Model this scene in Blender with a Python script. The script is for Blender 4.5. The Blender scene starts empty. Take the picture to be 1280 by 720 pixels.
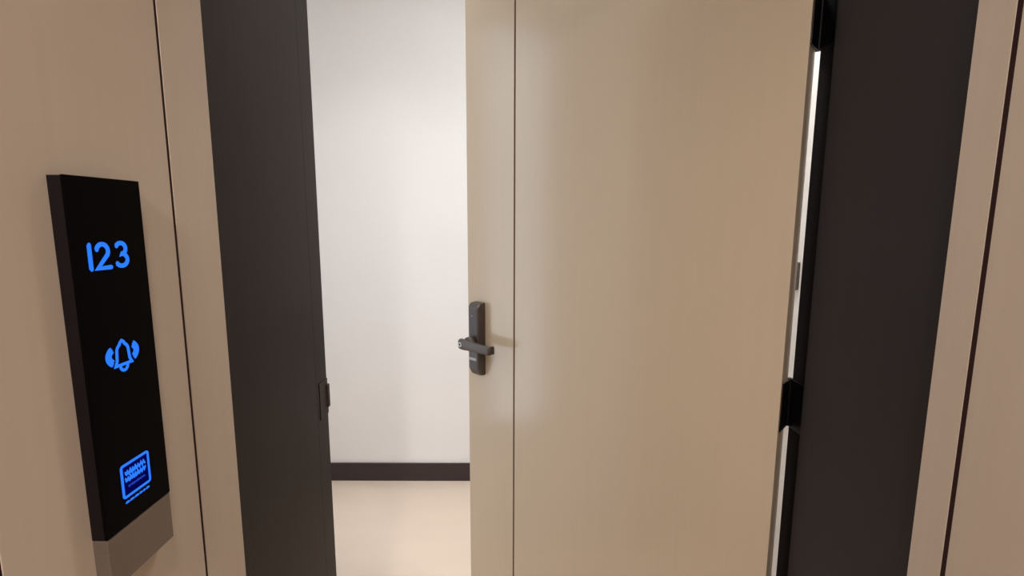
import bpy, bmesh, math, random
from mathutils import Vector, Matrix
random.seed(3)
S = bpy.context.scene
C = S.collection

# ---------------------------------------------------------------- camera
EYE = 1.45
F_PX = 620.0
PITCH = 8.08
cam_d = bpy.data.cameras.new('camera')
cam_d.sensor_width = 36.0
cam_d.sensor_fit = 'HORIZONTAL'
cam_d.lens = F_PX / 1280.0 * 36.0
cam_d.clip_start = 0.02
cam = bpy.data.objects.new('camera', cam_d)
C.objects.link(cam)
cam.matrix_world = (Matrix.Translation((0, 0, EYE)) @ Matrix.Rotation(math.radians(90 - PITCH), 4, 'X')
                    @ Matrix.Rotation(math.radians(0.14), 4, 'Z'))
S.camera = cam

# ---------------------------------------------------------------- world, exposure
w = bpy.data.worlds.new('world'); S.world = w; w.use_nodes = True
w.node_tree.nodes['Background'].inputs[0].default_value = (0.72, 0.86, 1.0, 1)     # overcast daylight, enters by the room's window only
w.node_tree.nodes['Background'].inputs[1].default_value = 3.3
S.view_settings.view_transform = 'Standard'
S.view_settings.look = 'None'
S.view_settings.gamma = 1.0
S.view_settings.use_curve_mapping = False
S.view_settings.exposure = 0.2

# lamp table, all lamps out of view and added for light: x, y, ceiling z, disc radius, power, colour, label
CEIL_C, CEIL_R = 2.40, 2.75
WARM = (1.0, 0.94, 0.90)
ROOM = (0.95, 0.98, 1.0)
LAMPS = [
    (-0.02, -0.10, CEIL_C, 0.075, 5.5, WARM, 'added unseen ceiling lamp in the alcove before the door'),
    (-0.18, -1.00, CEIL_C, 0.075, 32.0, WARM, 'added unseen ceiling lamp in the corridor opposite the door'),
    (-1.60, -1.10, CEIL_C, 0.075, 24.0, WARM, 'added unseen ceiling lamp in the corridor on the sign side'),
    (1.50, -1.10, CEIL_C, 0.075, 12.0, WARM, 'added unseen ceiling lamp in the corridor on the hinge side'),
    (-0.60, 1.80, CEIL_R, 0.15, 3.0, ROOM, 'added unseen ceiling lamp in the room, brightens floor and lower far wall'),
    (0.45, 1.50, CEIL_R, 0.15, 10.8, ROOM, 'round recessed lamp in room ceiling, unseen behind the open door'),
]

# ---------------------------------------------------------------- materials
def srgb(r, g, b):
    f = lambda c: (c / 12.92) if c <= 0.04045 else ((c + 0.055) / 1.055) ** 2.4
    return (f(r / 255), f(g / 255), f(b / 255), 1.0)

def mat(name, col, rough=0.5, metal=0.0, spec=0.5, grain=0.0, gscale=(60, 60, 1.2), bump=0.0, coat=0.0, col2=None):
    m = bpy.data.materials.new(name); m.use_nodes = True
    nt = m.node_tree; b = nt.nodes['Principled BSDF']
    b.inputs['Base Color'].default_value = col
    b.inputs['Roughness'].default_value = rough
    b.inputs['Metallic'].default_value = metal
    b.inputs['Specular IOR Level'].default_value = spec
    b.inputs['Coat Weight'].default_value = coat
    if grain > 0:
        tc = nt.nodes.new('ShaderNodeTexCoord')
        mp = nt.nodes.new('ShaderNodeMapping'); mp.inputs['Scale'].default_value = gscale
        nz = nt.nodes.new('ShaderNodeTexNoise'); nz.inputs['Scale'].default_value = 1.0
        nz.inputs['Detail'].default_value = 6; nz.inputs['Roughness'].default_value = 0.6
        rp = nt.nodes.new('ShaderNodeValToRGB')
        c2 = col2 or tuple(c * (1 - grain) for c in col[:3]) + (1,)
        c1 = tuple(min(1, c * (1 + grain)) for c in col[:3]) + (1,)
        rp.color_ramp.elements[0].color = c2; rp.color_ramp.elements[0].position = 0.3
        rp.color_ramp.elements[1].color = c1; rp.color_ramp.elements[1].position = 0.7
        nt.links.new(tc.outputs['Object'], mp.inputs['Vector'])
        nt.links.new(mp.outputs['Vector'], nz.inputs['Vector'])
        nt.links.new(nz.outputs['Fac'], rp.inputs['Fac'])
        nt.links.new(rp.outputs['Color'], b.inputs['Base Color'])
        if bump > 0:
            bp = nt.nodes.new('ShaderNodeBump'); bp.inputs['Strength'].default_value = bump
            bp.inputs['Distance'].default_value = 0.0006
            nt.links.new(nz.outputs['Fac'], bp.inputs['Height'])
            nt.links.new(bp.outputs['Normal'], b.inputs['Normal'])
    return m

def emis(name, col, strength):
    m = bpy.data.materials.new(name); m.use_nodes = True
    b = m.node_tree.nodes['Principled BSDF']
    b.inputs['Base Color'].default_value = (0.001, 0.001, 0.001, 1)
    b.inputs['Specular IOR Level'].default_value = 0.0
    b.inputs['Emission Color'].default_value = col
    b.inputs['Emission Strength'].default_value = strength
    return m

M = {
    'panel': mat('beige_laminate', srgb(188, 172, 155), 0.55, spec=0.3, grain=0.02, gscale=(90, 90, 2.0)),
    'door': mat('beige_door_laminate', srgb(198, 179, 155), 0.18, spec=0.44, grain=0.012, gscale=(90, 90, 2.0)),
    'joint': mat('dark_joint', srgb(50, 32, 31), 0.9, spec=0.1),
    'dark': mat('dark_stained_wood', srgb(29, 21, 22), 0.45, spec=0.25, grain=0.14, gscale=(55, 55, 1.0), bump=0.25),
    'doorjoint': mat('brown_door_joint', srgb(92, 70, 60), 0.9, spec=0.1),
    'rubber_shade': mat('black_rubber_and_shade', srgb(18, 12, 13), 0.85, spec=0.1),  # seal on the lock side; shade colour of the hinge-side rebate
    'black': mat('black_hinge_metal', srgb(20, 17, 18), 0.45, metal=0.6),
    'strike': mat('dark_strike_metal', srgb(44, 34, 33), 0.5, metal=0.3),
    'white': mat('white_wall_paint', srgb(244, 241, 239), 0.8, spec=0.2, grain=0.008, gscale=(3, 3, 3)),
    'ceil': mat('ceiling_paint', srgb(235, 230, 224), 0.9, spec=0.2, grain=0.008, gscale=(4, 4, 4)),
    'floor': mat('pale_floor', srgb(231, 212, 194), 0.5, spec=0.35, grain=0.02, gscale=(3, 10, 3)),
    'carpet': mat('corridor_carpet', srgb(150, 128, 108), 0.95, spec=0.1, grain=0.15, gscale=(150, 150, 150)),
    'base': mat('dark_baseboard', srgb(60, 49, 48), 0.5, spec=0.3, grain=0.06, gscale=(1.2, 60, 60)),
    'lock': mat('dark_grey_lock_metal', srgb(92, 84, 80), 0.42, metal=0.55, grain=0.03, gscale=(80, 80, 80)),
    'lockdark': mat('black_lock_glass', srgb(78, 72, 71), 0.45, spec=0.4),
    'silver': mat('brushed_silver', srgb(205, 200, 195), 0.3, metal=0.9),
    'slot': mat('pale_grey_slot', srgb(165, 160, 155), 0.4, metal=0.3),
    'glass': mat('black_sign_glass', (0.002, 0.0015, 0.002, 1), 0.3, spec=0.03),
    'signside': mat('black_sign_edge', srgb(17, 10, 13), 0.5, spec=0.2),
    'bronze': mat('bronze_sign_foot', srgb(128, 118, 108), 0.35, metal=0.65, grain=0.04, gscale=(5, 5, 160)),
    'blue': emis('blue_backlight', srgb(42, 120, 255), 1.0),
    'bluedim': emis('dim_blue_backlight', srgb(45, 80, 225), 0.55),
    'cardfill': emis('faint_blue_backlight', srgb(2, 6, 88), 0.6),
    'switch': mat('grey_switch_plastic', srgb(92, 86, 84), 0.45),
    'lampring': mat('white_lamp_ring', srgb(225, 222, 218), 0.5),
    'diff': emis('lamp_diffuser', (1, 0.9, 0.78, 1), 4.0),
}

pm = bpy.data.materials.new('window_pane'); pm.use_nodes = True
_nt = pm.node_tree; _nt.nodes.clear()
_o = _nt.nodes.new('ShaderNodeOutputMaterial'); _x = _nt.nodes.new('ShaderNodeMixShader'); _x.inputs[0].default_value = 0.06
_t = _nt.nodes.new('ShaderNodeBsdfTransparent'); _g = _nt.nodes.new('ShaderNodeBsdfGlossy'); _g.inputs['Roughness'].default_value = 0.02
_nt.links.new(_t.outputs[0], _x.inputs[1]); _nt.links.new(_g.outputs[0], _x.inputs[2]); _nt.links.new(_x.outputs[0], _o.inputs[0])
M['pane'] = pm

# ---------------------------------------------------------------- helpers
def link(name, bm, m, parent=None, smooth=False):
    me = bpy.data.meshes.new(name); bm.normal_update(); bm.to_mesh(me); bm.free()
    me.materials.append(M[m] if isinstance(m, str) else m)
    if smooth:
        for p in me.polygons: p.use_smooth = True
    o = bpy.data.objects.new(name, me); C.objects.link(o)
    if parent: o.parent = parent
    return o

def box(x0, x1, y0, y1, z0, z1, bev=0.0, seg=2, bm=None):
    b = bmesh.new()
    bmesh.ops.create_cube(b, size=1)
    for v in b.verts:
        v.co = Vector((x0 if v.co.x < 0 else x1, y0 if v.co.y < 0 else y1, z0 if v.co.z < 0 else z1))
    if bev > 0:
        bmesh.ops.bevel(b, geom=b.edges[:], offset=bev, segments=seg, profile=0.5, affect='EDGES')
    if bm is None: return b
    me = bpy.data.meshes.new('tmp'); b.to_mesh(me); b.free(); bm.from_mesh(me); bpy.data.meshes.remove(me)
    return bm

def cyl(r, h, mtx, seg=24, r2=None, bev=0.0):
    b = bmesh.new()
    bmesh.ops.create_cone(b, cap_ends=True, segments=seg, radius1=r, radius2=r if r2 is None else r2, depth=h)
    if bev > 0:
        es = [e for e in b.edges if len(e.link_faces) == 2 and any(len(f.verts) > 4 for f in e.link_faces)]
        bmesh.ops.bevel(b, geom=es, offset=bev, segments=2, affect='EDGES')
    bmesh.ops.transform(b, matrix=mtx, verts=b.verts[:])
    return b

def prism(pts, z0, z1, bev=0.0):
    """extrude a plan polygon (x, y) from z0 to z1"""
    b = bmesh.new()
    lo = [b.verts.new((x, y, z0)) for x, y in pts]; hi = [b.verts.new((x, y, z1)) for x, y in pts]
    n = len(pts)
    b.faces.new(lo[::-1]); b.faces.new(hi)
    for i in range(n): b.faces.new((lo[i], lo[(i + 1) % n], hi[(i + 1) % n], hi[i]))
    bmesh.ops.recalc_face_normals(b, faces=b.faces[:])
    return b

def empty(name, loc=(0, 0, 0), rz=0.0):
    o = bpy.data.objects.new(name, None); C.objects.link(o)
    o.empty_display_size = 0.05
    o.location = loc; o.rotation_euler = (0, 0, rz)
    return o

def tag(o, label, cat=None, group=None, kind=None):
    o['label'] = label
    if cat: o['category'] = cat
    if group: o['group'] = group
    if kind: o['kind'] = kind
    return o

def st(o, label, cat): return tag(o, label, cat, kind='structure')

# ---------------------------------------------------------------- plan (metres, camera stands at x=0, y=0)
XL, XR = -0.400, 0.598          # jamb faces
WLX, WRX = -0.387, 0.577        # alcove side walls, proud of the jambs
RL, RR = -0.406, 0.6155         # rebates in the jambs
YA = -0.30                      # alcove mouth
YF0, YF1 = 0.658, 1.047         # door frame depth
YST = 0.976                     # end of the door stop
YFAR = 2.59                     # far wall of the room
XRW = 0.88                      # room wall on the hinge side
XLW = -1.60
ZH = 2.17                       # underside of frame head

# ---------------------------------------------------------------- floors and ceilings
o = link('floor', box(XLW, XRW, YF0, YFAR + 0.1, -0.08, 0.0), 'floor'); st(o, 'pale beige smooth floor of the room behind the door', 'floor')
o = link('floor', box(-3.2, 3.4, -2.0, YF0, -0.08, 0.0), 'carpet'); st(o, 'brownish carpeted floor of the corridor before the door', 'floor')
o = link('ceiling', box(-3.2, 3.4, -2.0, YF0, CEIL_C, CEIL_C + 0.08), 'ceil'); st(o, 'plain pale ceiling of the corridor and door alcove', 'ceiling')
o = link('ceiling', box(XLW, XRW, YF1 - 0.02, YFAR + 0.1, CEIL_R, CEIL_R + 0.08), 'ceil'); st(o, 'plain white ceiling of the room behind the door', 'ceiling')

# ---------------------------------------------------------------- alcove side walls with laminate panels
def side_wall(name, xface, sgn, seams, label, jw):
    """xface: visible face, sgn: +1 if the wall lies on the +x side"""
    g = 0.012
    root = st(link(name, box(*sorted((xface + sgn * g, xface + sgn * 0.14)), YA, YF0, 0, CEIL_C), 'joint'), label, 'wall')
    for i in range(len(seams) - 1):
        a, b = seams[i], seams[i + 1]
        a2 = a + (jw / 2 if i > 0 else 0); b2 = b - (jw / 2 if i < len(seams) - 2 else 0)
        link('panel', box(*sorted((xface, xface + sgn * g)), a2, b2, 0.0, CEIL_C, 0.0004, 1), 'panel', root)
        if i: link('joint', box(*sorted((xface + sgn * 0.0008, xface + sgn * g)), a - jw / 2, a + jw / 2, 0.0, CEIL_C), 'joint', root)
    return root
wl = side_wall('wall_left', WLX, -1, [YA, 0.341, 0.574, YF0], 'beige panelled alcove wall carrying the black room sign', 0.0045)
wr = side_wall('wall_right', WRX, 1, [YA, 0.02, 0.604, YF0], 'beige panelled alcove wall on the hinge side of the door', 0.0075)
# outer corridor walls beside the alcove mouth, and the wall opposite
st(link('wall_front', box(-3.2, WLX - 0.14, YA, YA + 0.12, 0, CEIL_C), 'panel'), 'beige corridor wall running away from the sign side of alcove', 'wall')
st(link('wall_front', box(WRX + 0.14, 3.4, YA, YA + 0.12, 0, CEIL_C), 'panel'), 'beige corridor wall running away from the hinge side of alcove', 'wall')
st(link('wall_opposite', box(-3.2, 3.4, -2.1, -2.0, 0, CEIL_C), 'panel'), 'beige corridor wall facing the door alcove', 'wall')
st(link('wall_end', box(-3.3, -3.2, -2.1, YA + 0.12, 0, CEIL_C), 'panel'), 'beige end wall of corridor on the sign side', 'wall')
st(link('wall_end', box(3.4, 3.5, -2.1, YA + 0.12, 0, CEIL_C), 'panel'), 'beige end wall of corridor on the hinge side', 'wall')

# wall around the door frame: room side paint
b = box(-1.6, RL - 0.03, YF0 + 0.04, YF1 - 0.012, 0, CEIL_R)
box(RR + 0.03, XRW, YF0 + 0.04, YF1 - 0.012, 0, CEIL_R, bm=b)
box(RL - 0.03, RR + 0.03, YF0 + 0.04, YF1 - 0.012, ZH + 0.04, CEIL_R, bm=b)
st(link('wall_entry', b, 'white'), 'white room wall around the dark door frame', 'wall')
b = box(XL - 0.14, RL - 0.03, YF0, YF0 + 0.04, 0, CEIL_C)
box(RR + 0.03, XR + 0.14, YF0, YF0 + 0.04, 0, CEIL_C, bm=b)
st(link('wall_core', b, 'joint'), 'dark core of the wall behind the door frame', 'wall')
# panel above the frame head
st(link('trim_2', box(WLX, WRX, YF0 - 0.004, YF0 + 0.04, ZH + 0.045, CEIL_C), 'panel'), 'beige overpanel above the dark door frame', 'panel')

# room walls
wb = st(link('wall_back', box(XLW, XRW, YFAR, YFAR + 0.1, 0, CEIL_R), 'white'), 'plain white far wall of the room above the dark baseboard', 'wall')
st(link('wall_room_right', box(XRW, XRW + 0.1, YF1 - 0.2, YFAR + 0.1, 0, CEIL_R), 'white'), 'white room wall on the hinge side of the open door', 'wall')
# lock-side room wall with a tall window in it
WY0, WY1, WZ0, WZ1 = 1.27, 1.68, 0.06, 2.60
b = box(XLW - 0.1, XLW, YF0 + 0.04, WY0, 0, CEIL_R)
box(XLW - 0.1, XLW, WY1, YFAR + 0.1, 0, CEIL_R, bm=b)
box(XLW - 0.1, XLW, WY0, WY1, 0, WZ0, bm=b)
box(XLW - 0.1, XLW, WY0, WY1, WZ1, CEIL_R, bm=b)
st(link('wall_room_left', b, 'white'), 'white room wall with a tall narrow window', 'wall')
win = st(empty('window_1', (XLW - 0.05, WY0, WZ0)), 'tall narrow window with dark frame in white room wall', 'window')
ww, wh = WY1 - WY0, WZ1 - WZ0
b = box(-0.02, 0.02, 0, 0.02, 0, wh); box(-0.02, 0.02, ww - 0.02, ww, 0, wh, bm=b)
box(-0.02, 0.02, 0.02, ww - 0.02, 0, 0.02, bm=b); box(-0.02, 0.02, 0.02, ww - 0.02, wh - 0.02, wh, bm=b)
link('window_frame', b, 'dark', win)
link('pane', box(-0.003, 0.003, 0.02, ww - 0.02, 0.02, wh - 0.02), 'pane', win)
pd = bpy.data.lights.new('window_portal', 'AREA'); pd.shape = 'RECTANGLE'; pd.size = wh; pd.size_y = ww; pd.cycles.is_portal = True
po = bpy.data.objects.new('window_portal', pd); C.objects.link(po); po.parent = win
po.location = (-0.03, ww / 2, wh / 2); po.rotation_euler = (0, -math.pi / 2, 0)
b = box(XLW, XRW, YFAR - 0.012, YFAR, 0.0, 0.102, 0.002)
st(link('baseboard_back', b, 'base'), 'dark brown baseboard along the white far wall', 'baseboard')

# ---------------------------------------------------------------- dark door frame
fr = st(empty('trim_1', (0, YF0, 0)), 'dark stained wooden door frame with deep jambs', 'door frame')
def fpart(name, bm, m, parent=fr, smooth=False):
    bmesh.ops.translate(bm, vec=(0, -YF0, 0), verts=bm.verts[:]) if parent is fr else None
    return link(name, bm, m, parent, smooth)
jl = fpart('jamb', prism([(XL - 0.034, YF0), (XL, YF0), (XL, YST), (RL, YST), (RL, YF1), (XL - 0.034, YF1)], 0, ZH + 0.04), 'dark')
jr = fpart('jamb', prism([(XR + 0.05, YF0), (XR, YF0), (XR, YST), (RR, YST), (RR, YF1), (XR + 0.05, YF1)], 0, ZH + 0.04), 'dark')
fpart('head', box(XL, XR, YF0, YST, ZH, ZH + 0.04), 'dark')
fpart('head_rebate', box(RL, RR, YST, YF1, ZH + 0.014, ZH + 0.04), 'dark')
fpart('door_seal_and_shade', box(RL, RL + 0.004, YST, YST + 0.006, 0, ZH), 'rubber_shade')
fpart('door_seal_and_shade', box(RR - 0.0012, RR - 0.0001, YST, YF1 - 0.001, 0, ZH), 'rubber_shade')  # dark lining paints the shade inside the hinge-side rebate
# strike plate on the lock-side rebate
b = box(RL, RL + 0.0012, 1.004, YF1 + 0.002, 1.022, 1.102, 0.0005)
box(RL - 0.001, RL + 0.0045, YF1 - 0.006, YF1 + 0.006, 1.036, 1.088, 0.002, bm=b)
sp = fpart('strike_plate', b, 'strike')
sp['label'] = 'black metal strike plate'

# ---------------------------------------------------------------- door leaf, hinged on the right, open about 44 degrees
PX, PY = 0.6118, 1.052
OPEN = 44.0
L, TH = 1.005, 0.043
FACE = -0.060                    # corridor face, measured from the hinge axis in the closed door
HD = 2.178
door = st(empty('door_1', (PX, PY, 0), -math.radians(OPEN)), 'beige laminate door standing ajar with dark lever lock', 'door')
# local frame: -x runs from the hinge to the lock edge, -y faces the corridor
SEAM = -0.783
Z0 = 0.008
core = link('core', box(-L, 0, FACE + 0.008, FACE + TH, Z0, HD), 'door', door)
# the face is two laminate boards with a fine dark joint
link('lock_stile', box(-L, SEAM - 0.0032, FACE, FACE + 0.008, Z0, HD, 0.0008), 'door', door)
link('face_board', box(SEAM + 0.0032, 0.0, FACE, FACE + 0.008, Z0, HD, 0.0008), 'door', door)
link('joint', box(SEAM - 0.0032, SEAM + 0.0032, FACE + 0.0012, FACE + 0.009, Z0, HD), 'doorjoint', door)

# hinges: leaf on the door edge, leaf on the jamb, knuckle
def hinge(z0):
    h = 0.108
    k = link('hinge', cyl(0.0065, h, Matrix.Translation((0, 0, z0 + h / 2)), 20, bev=0.001), 'black', door)
    lf = box(0.0002, 0.0024, FACE + 0.006, -0.004, z0, z0 + h, 0.0006)
    box(-0.002, 0.0024, -0.006, 0.001, z0, z0 + h, 0.0006, bm=lf)
    link('door_leaf', lf, 'black', k)
    # the jamb leaf is fixed to the frame; give it in door space so that it keeps to the hinge
    R = Matrix.Rotation(math.radians(OPEN), 4, 'Z')
    jm = box(RR - PX - 0.0034, RR - PX - 0.0013, 0.998 - PY, 0.003, z0, z0 + h, 0.0006)
    bmesh.ops.transform(jm, matrix=R, verts=jm.verts[:])
    link('jamb_leaf', jm, 'black', k)
    for j in (0.02, 0.054, 0.088):
        mt = Matrix.Translation((0.0026, FACE + 0.02 if j != 0.054 else FACE + 0.032, z0 + j)) @ Matrix.Rotation(math.pi / 2, 4, 'Y')
        link('screw', cyl(0.0035, 0.001, mt, 12), 'black', k)
for z in (1.782, 0.994, 0.22): hinge(z)

# electronic lever lock on the lock stile
lx0, lx1 = -0.967, -0.918
lc = (lx0 + lx1) / 2
lz0, lz1 = 0.914, 1.166
LT = 0.034
yb, yf = FACE, FACE - LT
# body: tapered top and bottom, rounded long edges
b = bmesh.new()
prof = [(lz0, 0.016), (lz0 + 0.004, 0.022), (lz0 + 0.026, LT), (lz1 - 0.014, LT), (lz1 - 0.003, 0.027), (lz1, 0.020)]
rings = []
for z, t in prof:
    e = 0.004 if z not in (lz0, lz1) else 0.007
    ins = 0.0 if z not in (lz0, lz1) else 0.003
    rings.append([b.verts.new(c) for c in ((lx0 + ins, yb, z), (lx0 + ins, yb - t + e, z), (lx0 + ins + e, yb - t, z),
                                          (lx1 - ins - e, yb - t, z), (lx1 - ins, yb - t + e, z), (lx1 - ins, yb, z))])
for r, q in zip(rings, rings[1:]):
    for i in range(6): b.faces.new((r[i], r[(i + 1) % 6], q[(i + 1) % 6], q[i]))
b.faces.new(rings[0]); b.faces.new(rings[-1])
bmesh.ops.recalc_face_normals(b, faces=b.faces[:])
lock = link('lock_body', b, 'lock', door); lock['label'] = 'dark grey card lock'
link('card_reader', box(lx0 + 0.005, lx1 - 0.007, yf - 0.0008, yf + 0.001, 1.056, 1.146, 0.0006), 'lockdark', lock)
link('indicator', cyl(0.0022, 0.0016, Matrix.Translation((lc - 0.004, yf - 0.001, 1.122)) @ Matrix.Rotation(math.pi / 2, 4, 'X'), 14), 'slot', lock)
link('slot', box(lx0 + 0.006, lx1 - 0.009, yf - 0.0016, yf + 0.001, 0.968, 0.977, 0.0006), 'slot', lock)
link('lower_cover', box(lx0 + 0.004, lx1 - 0.006, yf - 0.0008, yf + 0.001, 0.942, 0.962, 0.0006), 'lockdark', lock)
ZL = 1.026
RX = Matrix.Rotation(math.pi / 2, 4, 'X')
link('hub', cyl(0.020, 0.026, Matrix.Translation((lc - 0.001, yf - 0.011, ZL + 0.006)) @ RX, 32, bev=0.0015), 'lock', lock, True)
# lever: flat grip, thinner towards the hinge side, returned end
b = bmesh.new()
LV = [(-0.979, 0.011, 0.008), (-0.975, 0.0145, 0.010), (-0.955, 0.0155, 0.0105), (-0.93, 0.014, 0.0095), (-0.87, 0.0125, 0.008), (-0.836, 0.012, 0.0075), (-0.829, 0.010, 0.006)]
rings = []
for x, hz, hy in LV:
    yc = yf - 0.028
    ring = []
    for k in range(12):
        a = 2 * math.pi * k / 12
        sx = math.copysign(abs(math.cos(a)) ** 0.55, math.cos(a)); sz = math.copysign(abs(math.sin(a)) ** 0.55, math.sin(a))
        ring.append(b.verts.new((x, yc + hy * sx, ZL + 1.22 * hz * sz)))
    rings.append(ring)
for r, q in zip(rings, rings[1:]):
    for i in range(12): b.faces.new((r[i], r[(i + 1) % 12], q[(i + 1) % 12], q[i]))
b.faces.new(rings[0]); b.faces.new(rings[-1])
bmesh.ops.recalc_face_normals(b, faces=b.faces[:])
lever = link('lever', b, 'lock', lock, True)
link('lever_return', box(-0.838, -0.829, yf - 0.030, yf - 0.008, ZL - 0.0135, ZL + 0.0135, 0.003), 'lock', lock)
# key cylinder: silver ring round a dark core on the lever hub
yk = yf - 0.0385
ring = bmesh.new()
N = 24
vs = []
for k in range(N):
    a = 2 * math.pi * k / N
    vs.append([ring.verts.new((-0.9665 + r * math.cos(a), y, ZL + r * math.sin(a))) for r, y in ((0.0078, yk + 0.002), (0.0078, yk - 0.001), (0.0045, yk - 0.001), (0.0045, yk + 0.002))])
for k in range(N):
    p, q = vs[k], vs[(k + 1) % N]
    for i in range(4): ring.faces.new((p[i], q[i], q[(i + 1) % 4], p[(i + 1) % 4]))
bmesh.ops.recalc_face_normals(ring, faces=ring.faces[:])
rg = link('key_ring', ring, 'silver', lock); rg['label'] = 'silver ring around the keyhole'
link('keyhole', cyl(0.0046, 0.002, Matrix.Translation((-0.9665, yk, ZL)) @ RX, 16), 'black', lock)

# ---------------------------------------------------------------- illuminated room sign on the left wall
# sign space: a = distance along +y, h = height, face looks to +x
SX = XL + 0.015
SY0, SY1 = 0.434, 0.5215
SZB, SZM, SZT = 1.089, 1.1435, 1.486
SK = WLX / XL
sign = tag(empty('room_sign', (WLX, (SY0 + SY1) / 2 * SK, EYE + (SZB - EYE) * SK)), 'black glass room sign with glowing blue number and icons', 'room sign')
sign.scale = (SK, SK, SK)
ox, oy, oz = XL, (SY0 + SY1) / 2, SZB
def spart(name, bm, m, parent=sign):
    bmesh.ops.translate(bm, vec=(-ox, -oy, -oz), verts=bm.verts[:])
    return link(name, bm, m, parent)
face = spart('glass_plate', box(SX - 0.003, SX, SY0, SY1, SZM, SZT, 0.0006), 'glass')
spart('housing', box(XL, SX - 0.003, SY0 + 0.0006, SY1 - 0.0006, SZM, SZT - 0.0006), 'signside')
ft = spart('foot_plate', box(XL, SX - 0.0004, SY0 + 0.0004, SY1 - 0.0004, SZB, SZM - 0.0006, 0.0008), 'bronze')
ft['label'] = 'brushed bronze lower plate'

def ribbon(paths, width, t=0.0006):
    """flat luminous strokes on the glass; each path is a list of (a, h); round ends"""
    bm = bmesh.new()
    for path in paths:
        path = [Vector(p) for p in path]
        closed = (path[0] - path[-1]).length < 1e-7
        if closed: path = path[:-1]
        n = len(path); Lq, Rq = [], []
        for i, p in enumerate(path):
            if closed:
                d0 = (p - path[i - 1]).normalized(); d1 = (path[(i + 1) % n] - p).normalized()
            else:
                d0 = (p - path[i - 1]).normalized() if i else (path[1] - p).normalized()
                d1 = (path[i + 1] - p).normalized() if i < n - 1 else d0
            d = (d0 + d1).normalized()
            nn = Vector((-d.y, d.x)); s = 1 / max(0.5, abs(nn.dot(Vector((-d0.y, d0.x)))))
            Lq.append(p + nn * width / 2 * s); Rq.append(p - nn * width / 2 * s)
        m = n if closed else n - 1
        top = [bm.verts.new((SX + t, q.x, q.y)) for q in Lq]; bot = [bm.verts.new((SX + t, q.x, q.y)) for q in Rq]
        top0 = [bm.verts.new((SX, q.x, q.y)) for q in Lq]; bot0 = [bm.verts.new((SX, q.x, q.y)) for q in Rq]
        for i in range(m):
            j = (i + 1) % n
            bm.faces.new((top[i], bot[i], bot[j], top[j]))
            bm.faces.new((top[i], top[j], top0[j], top0[i])); bm.faces.new((bot[i], bot0[i], bot0[j], bot[j]))
        if not closed:
            for p, d in ((path[0], path[0] - path[1]), (path[-1], path[-1] - path[-2])):
                a0 = math.atan2(d.y, d.x)
                arc = [bm.verts.new((SX + t, p.x + width / 2 * math.cos(a0 + a), p.y + width / 2 * math.sin(a0 + a))) for a in [math.pi * (k / 6 - 0.5) for k in range(7)]]
                bm.faces.new(arc)
    bmesh.ops.recalc_face_normals(bm, faces=bm.faces[:])
    return bm

def arc(cx, cy, rx, ry, a0, a1, n=14):
    return [(cx + rx * math.cos(math.radians(a0 + (a1 - a0) * k / n)), cy + ry * math.sin(math.radians(a0 + (a1 - a0) * k / n))) for k in range(n + 1)]

# numerals 1 2 3
DB, DH = 1.400, 0.0265           # baseline and height
SW = 0.0042
hw = SW / 2
spart('numeral', ribbon([[(0.4515, DB + DH - hw), (0.4515, DB + hw)]], SW), 'blue', face)
x0, r = 0.4585, 0.0066
cx = x0 + r + 0.0006
two = arc(cx, DB + DH - hw - r, r, r, 165, -35, 16) + [(x0 + 0.0005, DB + hw), (x0 + 2 * r + 0.0022, DB + hw)]
spart('numeral', ribbon([two], SW), 'blue', face)
x0 = 0.4805
cx = x0 + 0.0068
r1 = (DH - SW) * 0.245; r2 = (DH - SW) * 0.265
three = arc(cx + 0.0006, DB + DH - hw - r1, r1 * 1.12, r1, 150, -80, 14) + arc(cx + 0.0006, DB + hw + r2, r2 * 1.22, r2, 80, -150, 16)
spart('numeral', ribbon([three], SW), 'blue', face)

# ringing bell
bc, bz = 0.4765, 1.3150
k = 0.001
bell = [(bc - 10.2 * k, bz - 9.6 * k), (bc - 8.0 * k, bz - 5 * k), (bc - 7.4 * k, bz + 2 * k)] + arc(bc, bz + 4 * k, 7.2 * k, 7.2 * k, 170, 118, 5) + \
       [(bc - 2.2 * k, bz + 12.6 * k), (bc, bz + 14.2 * k), (bc + 2.2 * k, bz + 12.6 * k)] + arc(bc, bz + 4 * k, 7.2 * k, 7.2 * k, 62, 10, 5) + \
       [(bc + 7.4 * k, bz + 2 * k), (bc + 8.0 * k, bz - 5 * k), (bc + 10.2 * k, bz - 9.6 * k), (bc - 10.2 * k, bz - 9.6 * k)]
ic = spart('bell_icon', ribbon([bell, arc(bc, bz - 10.6 * k, 4.6 * k, 5.2 * k, 185, 355, 12)], 0.0029), 'blue', face)
for s in (1, -1):
    wv = []
    for rx, ry, sp_ in ((15.4, 8.5, 30), (17.6, 11.0, 36), (19.8, 13.0, 40)):
        wv.append([(bc + s * (rx * k - 22 * k * (1 - math.cos(math.radians(a)))), bz + 1.0 * k + ry * k * math.sin(math.radians(a))) for a in range(-sp_, sp_ + 1, 4)])
    spart('bell_wave', ribbon(wv, 0.0023), 'blue', face)

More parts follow.
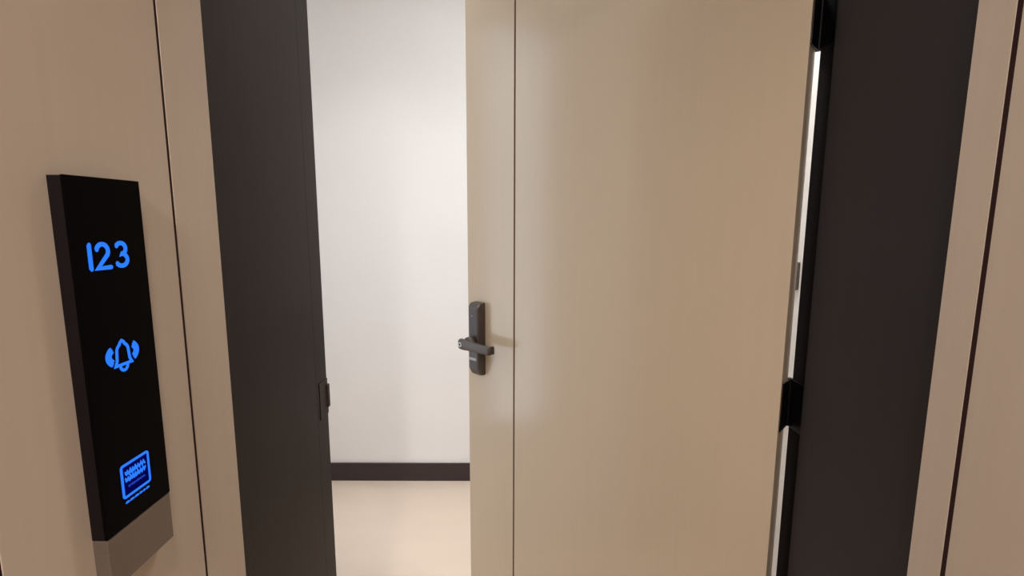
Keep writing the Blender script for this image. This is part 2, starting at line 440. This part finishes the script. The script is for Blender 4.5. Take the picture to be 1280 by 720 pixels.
# card icon: bright frame, faint glow inside, script-like lines too blurred to read, one line of fine print below
c0, c1, d0, d1 = 0.4585, 0.4940, 1.1725, 1.2050
spart('card_fill', box(SX, SX + 0.0003, c0 + 0.001, c1 - 0.001, d0 + 0.001, d1 - 0.001), 'cardfill', face)
rr = 0.0022
fp = arc(c0 + rr, d0 + rr, rr, rr, 180, 270, 5) + arc(c1 - rr, d0 + rr, rr, rr, 270, 360, 5) + arc(c1 - rr, d1 - rr, rr, rr, 0, 90, 5) + arc(c0 + rr, d1 - rr, rr, rr, 90, 180, 5)
fp.append(fp[0])
spart('card_frame', ribbon([fp], 0.0026), 'blue', face)
def scrawl(a0, a1, h, amp, step, seed):
    rnd = random.Random(seed); p = []; a = a0; up = 1
    while a < a1:
        p.append((a, h + up * amp * rnd.uniform(0.45, 1.0))); up = -up; a += step * rnd.uniform(0.7, 1.2)
    return p
spart('card_lettering', ribbon([scrawl(0.4628, 0.4895, 1.1965, 0.0022, 0.0019, 4), scrawl(0.4622, 0.4905, 1.1898, 0.0024, 0.0018, 9),
                                [(0.463, 1.1955), (0.472, 1.1945), (0.477, 1.1950)], [(0.4625, 1.1885), (0.476, 1.1880), (0.489, 1.1902)]], 0.0019), 'blue', face)
spart('card_lettering', ribbon([scrawl(0.465, 0.488, 1.1820, 0.0007, 0.0012, 5)], 0.0013), 'bluedim', face)
segs = []
rnd = random.Random(12); a = 0.4602
while a < 0.492:
    ln = rnd.uniform(0.0022, 0.005); segs.append([(a, 1.1668), (min(a + ln, 0.4925), 1.1668)]); a += ln + 0.0022
spart('fine_print', ribbon(segs, 0.0020), 'blue', face)

# ---------------------------------------------------------------- switch on the room's side wall, seen through the hinge gap
sw = tag(empty('wall_switch', (XRW, 1.551, 1.274)), 'dark grey square switch on white room wall behind the door', 'switch')
link('plate', box(-0.009, 0.0, -0.043, 0.043, -0.043, 0.043, 0.003), 'switch', sw)
for yy in (-0.019, 0.019):
    link('rocker', box(-0.012, -0.008, yy - 0.017, yy + 0.017, -0.034, 0.034, 0.0015), 'switch', sw)

# ---------------------------------------------------------------- recessed downlights, unseen, added to light the corridor and room
for (x, y, z, r, p, col, lab) in LAMPS:
    d = tag(empty('unseen_downlight', (x, y, z)), lab, 'ceiling light', 'recessed downlights')
    b = bmesh.new(); N = 32; vs = []
    for k in range(N):
        a = 2 * math.pi * k / N
        vs.append([b.verts.new((q * math.cos(a), q * math.sin(a), h)) for q, h in ((r + 0.014, 0.0), (r + 0.012, -0.006), (r + 0.001, -0.006), (r, 0.0))])
    for k in range(N):
        q1, q2 = vs[k], vs[(k + 1) % N]
        for i in range(4): b.faces.new((q1[i], q2[i], q2[(i + 1) % 4], q1[(i + 1) % 4]))
    bmesh.ops.recalc_face_normals(b, faces=b.faces[:])
    link('ring', b, 'lampring', d)
    link('diffuser', cyl(r, 0.002, Matrix.Translation((0, 0, -0.001)), 32), 'diff', d)
    ld = bpy.data.lights.new('lamp', 'AREA'); ld.shape = 'DISK'; ld.size = 2 * r; ld.energy = p; ld.color = col
    if z == CEIL_R: ld.spread = math.radians(165 if x > 0 else 105)      # beam of the added left lamp narrowed to brighten floor and low wall
    lo = bpy.data.objects.new('lamp', ld); C.objects.link(lo); lo.parent = d; lo.location = (0, 0, -0.004)
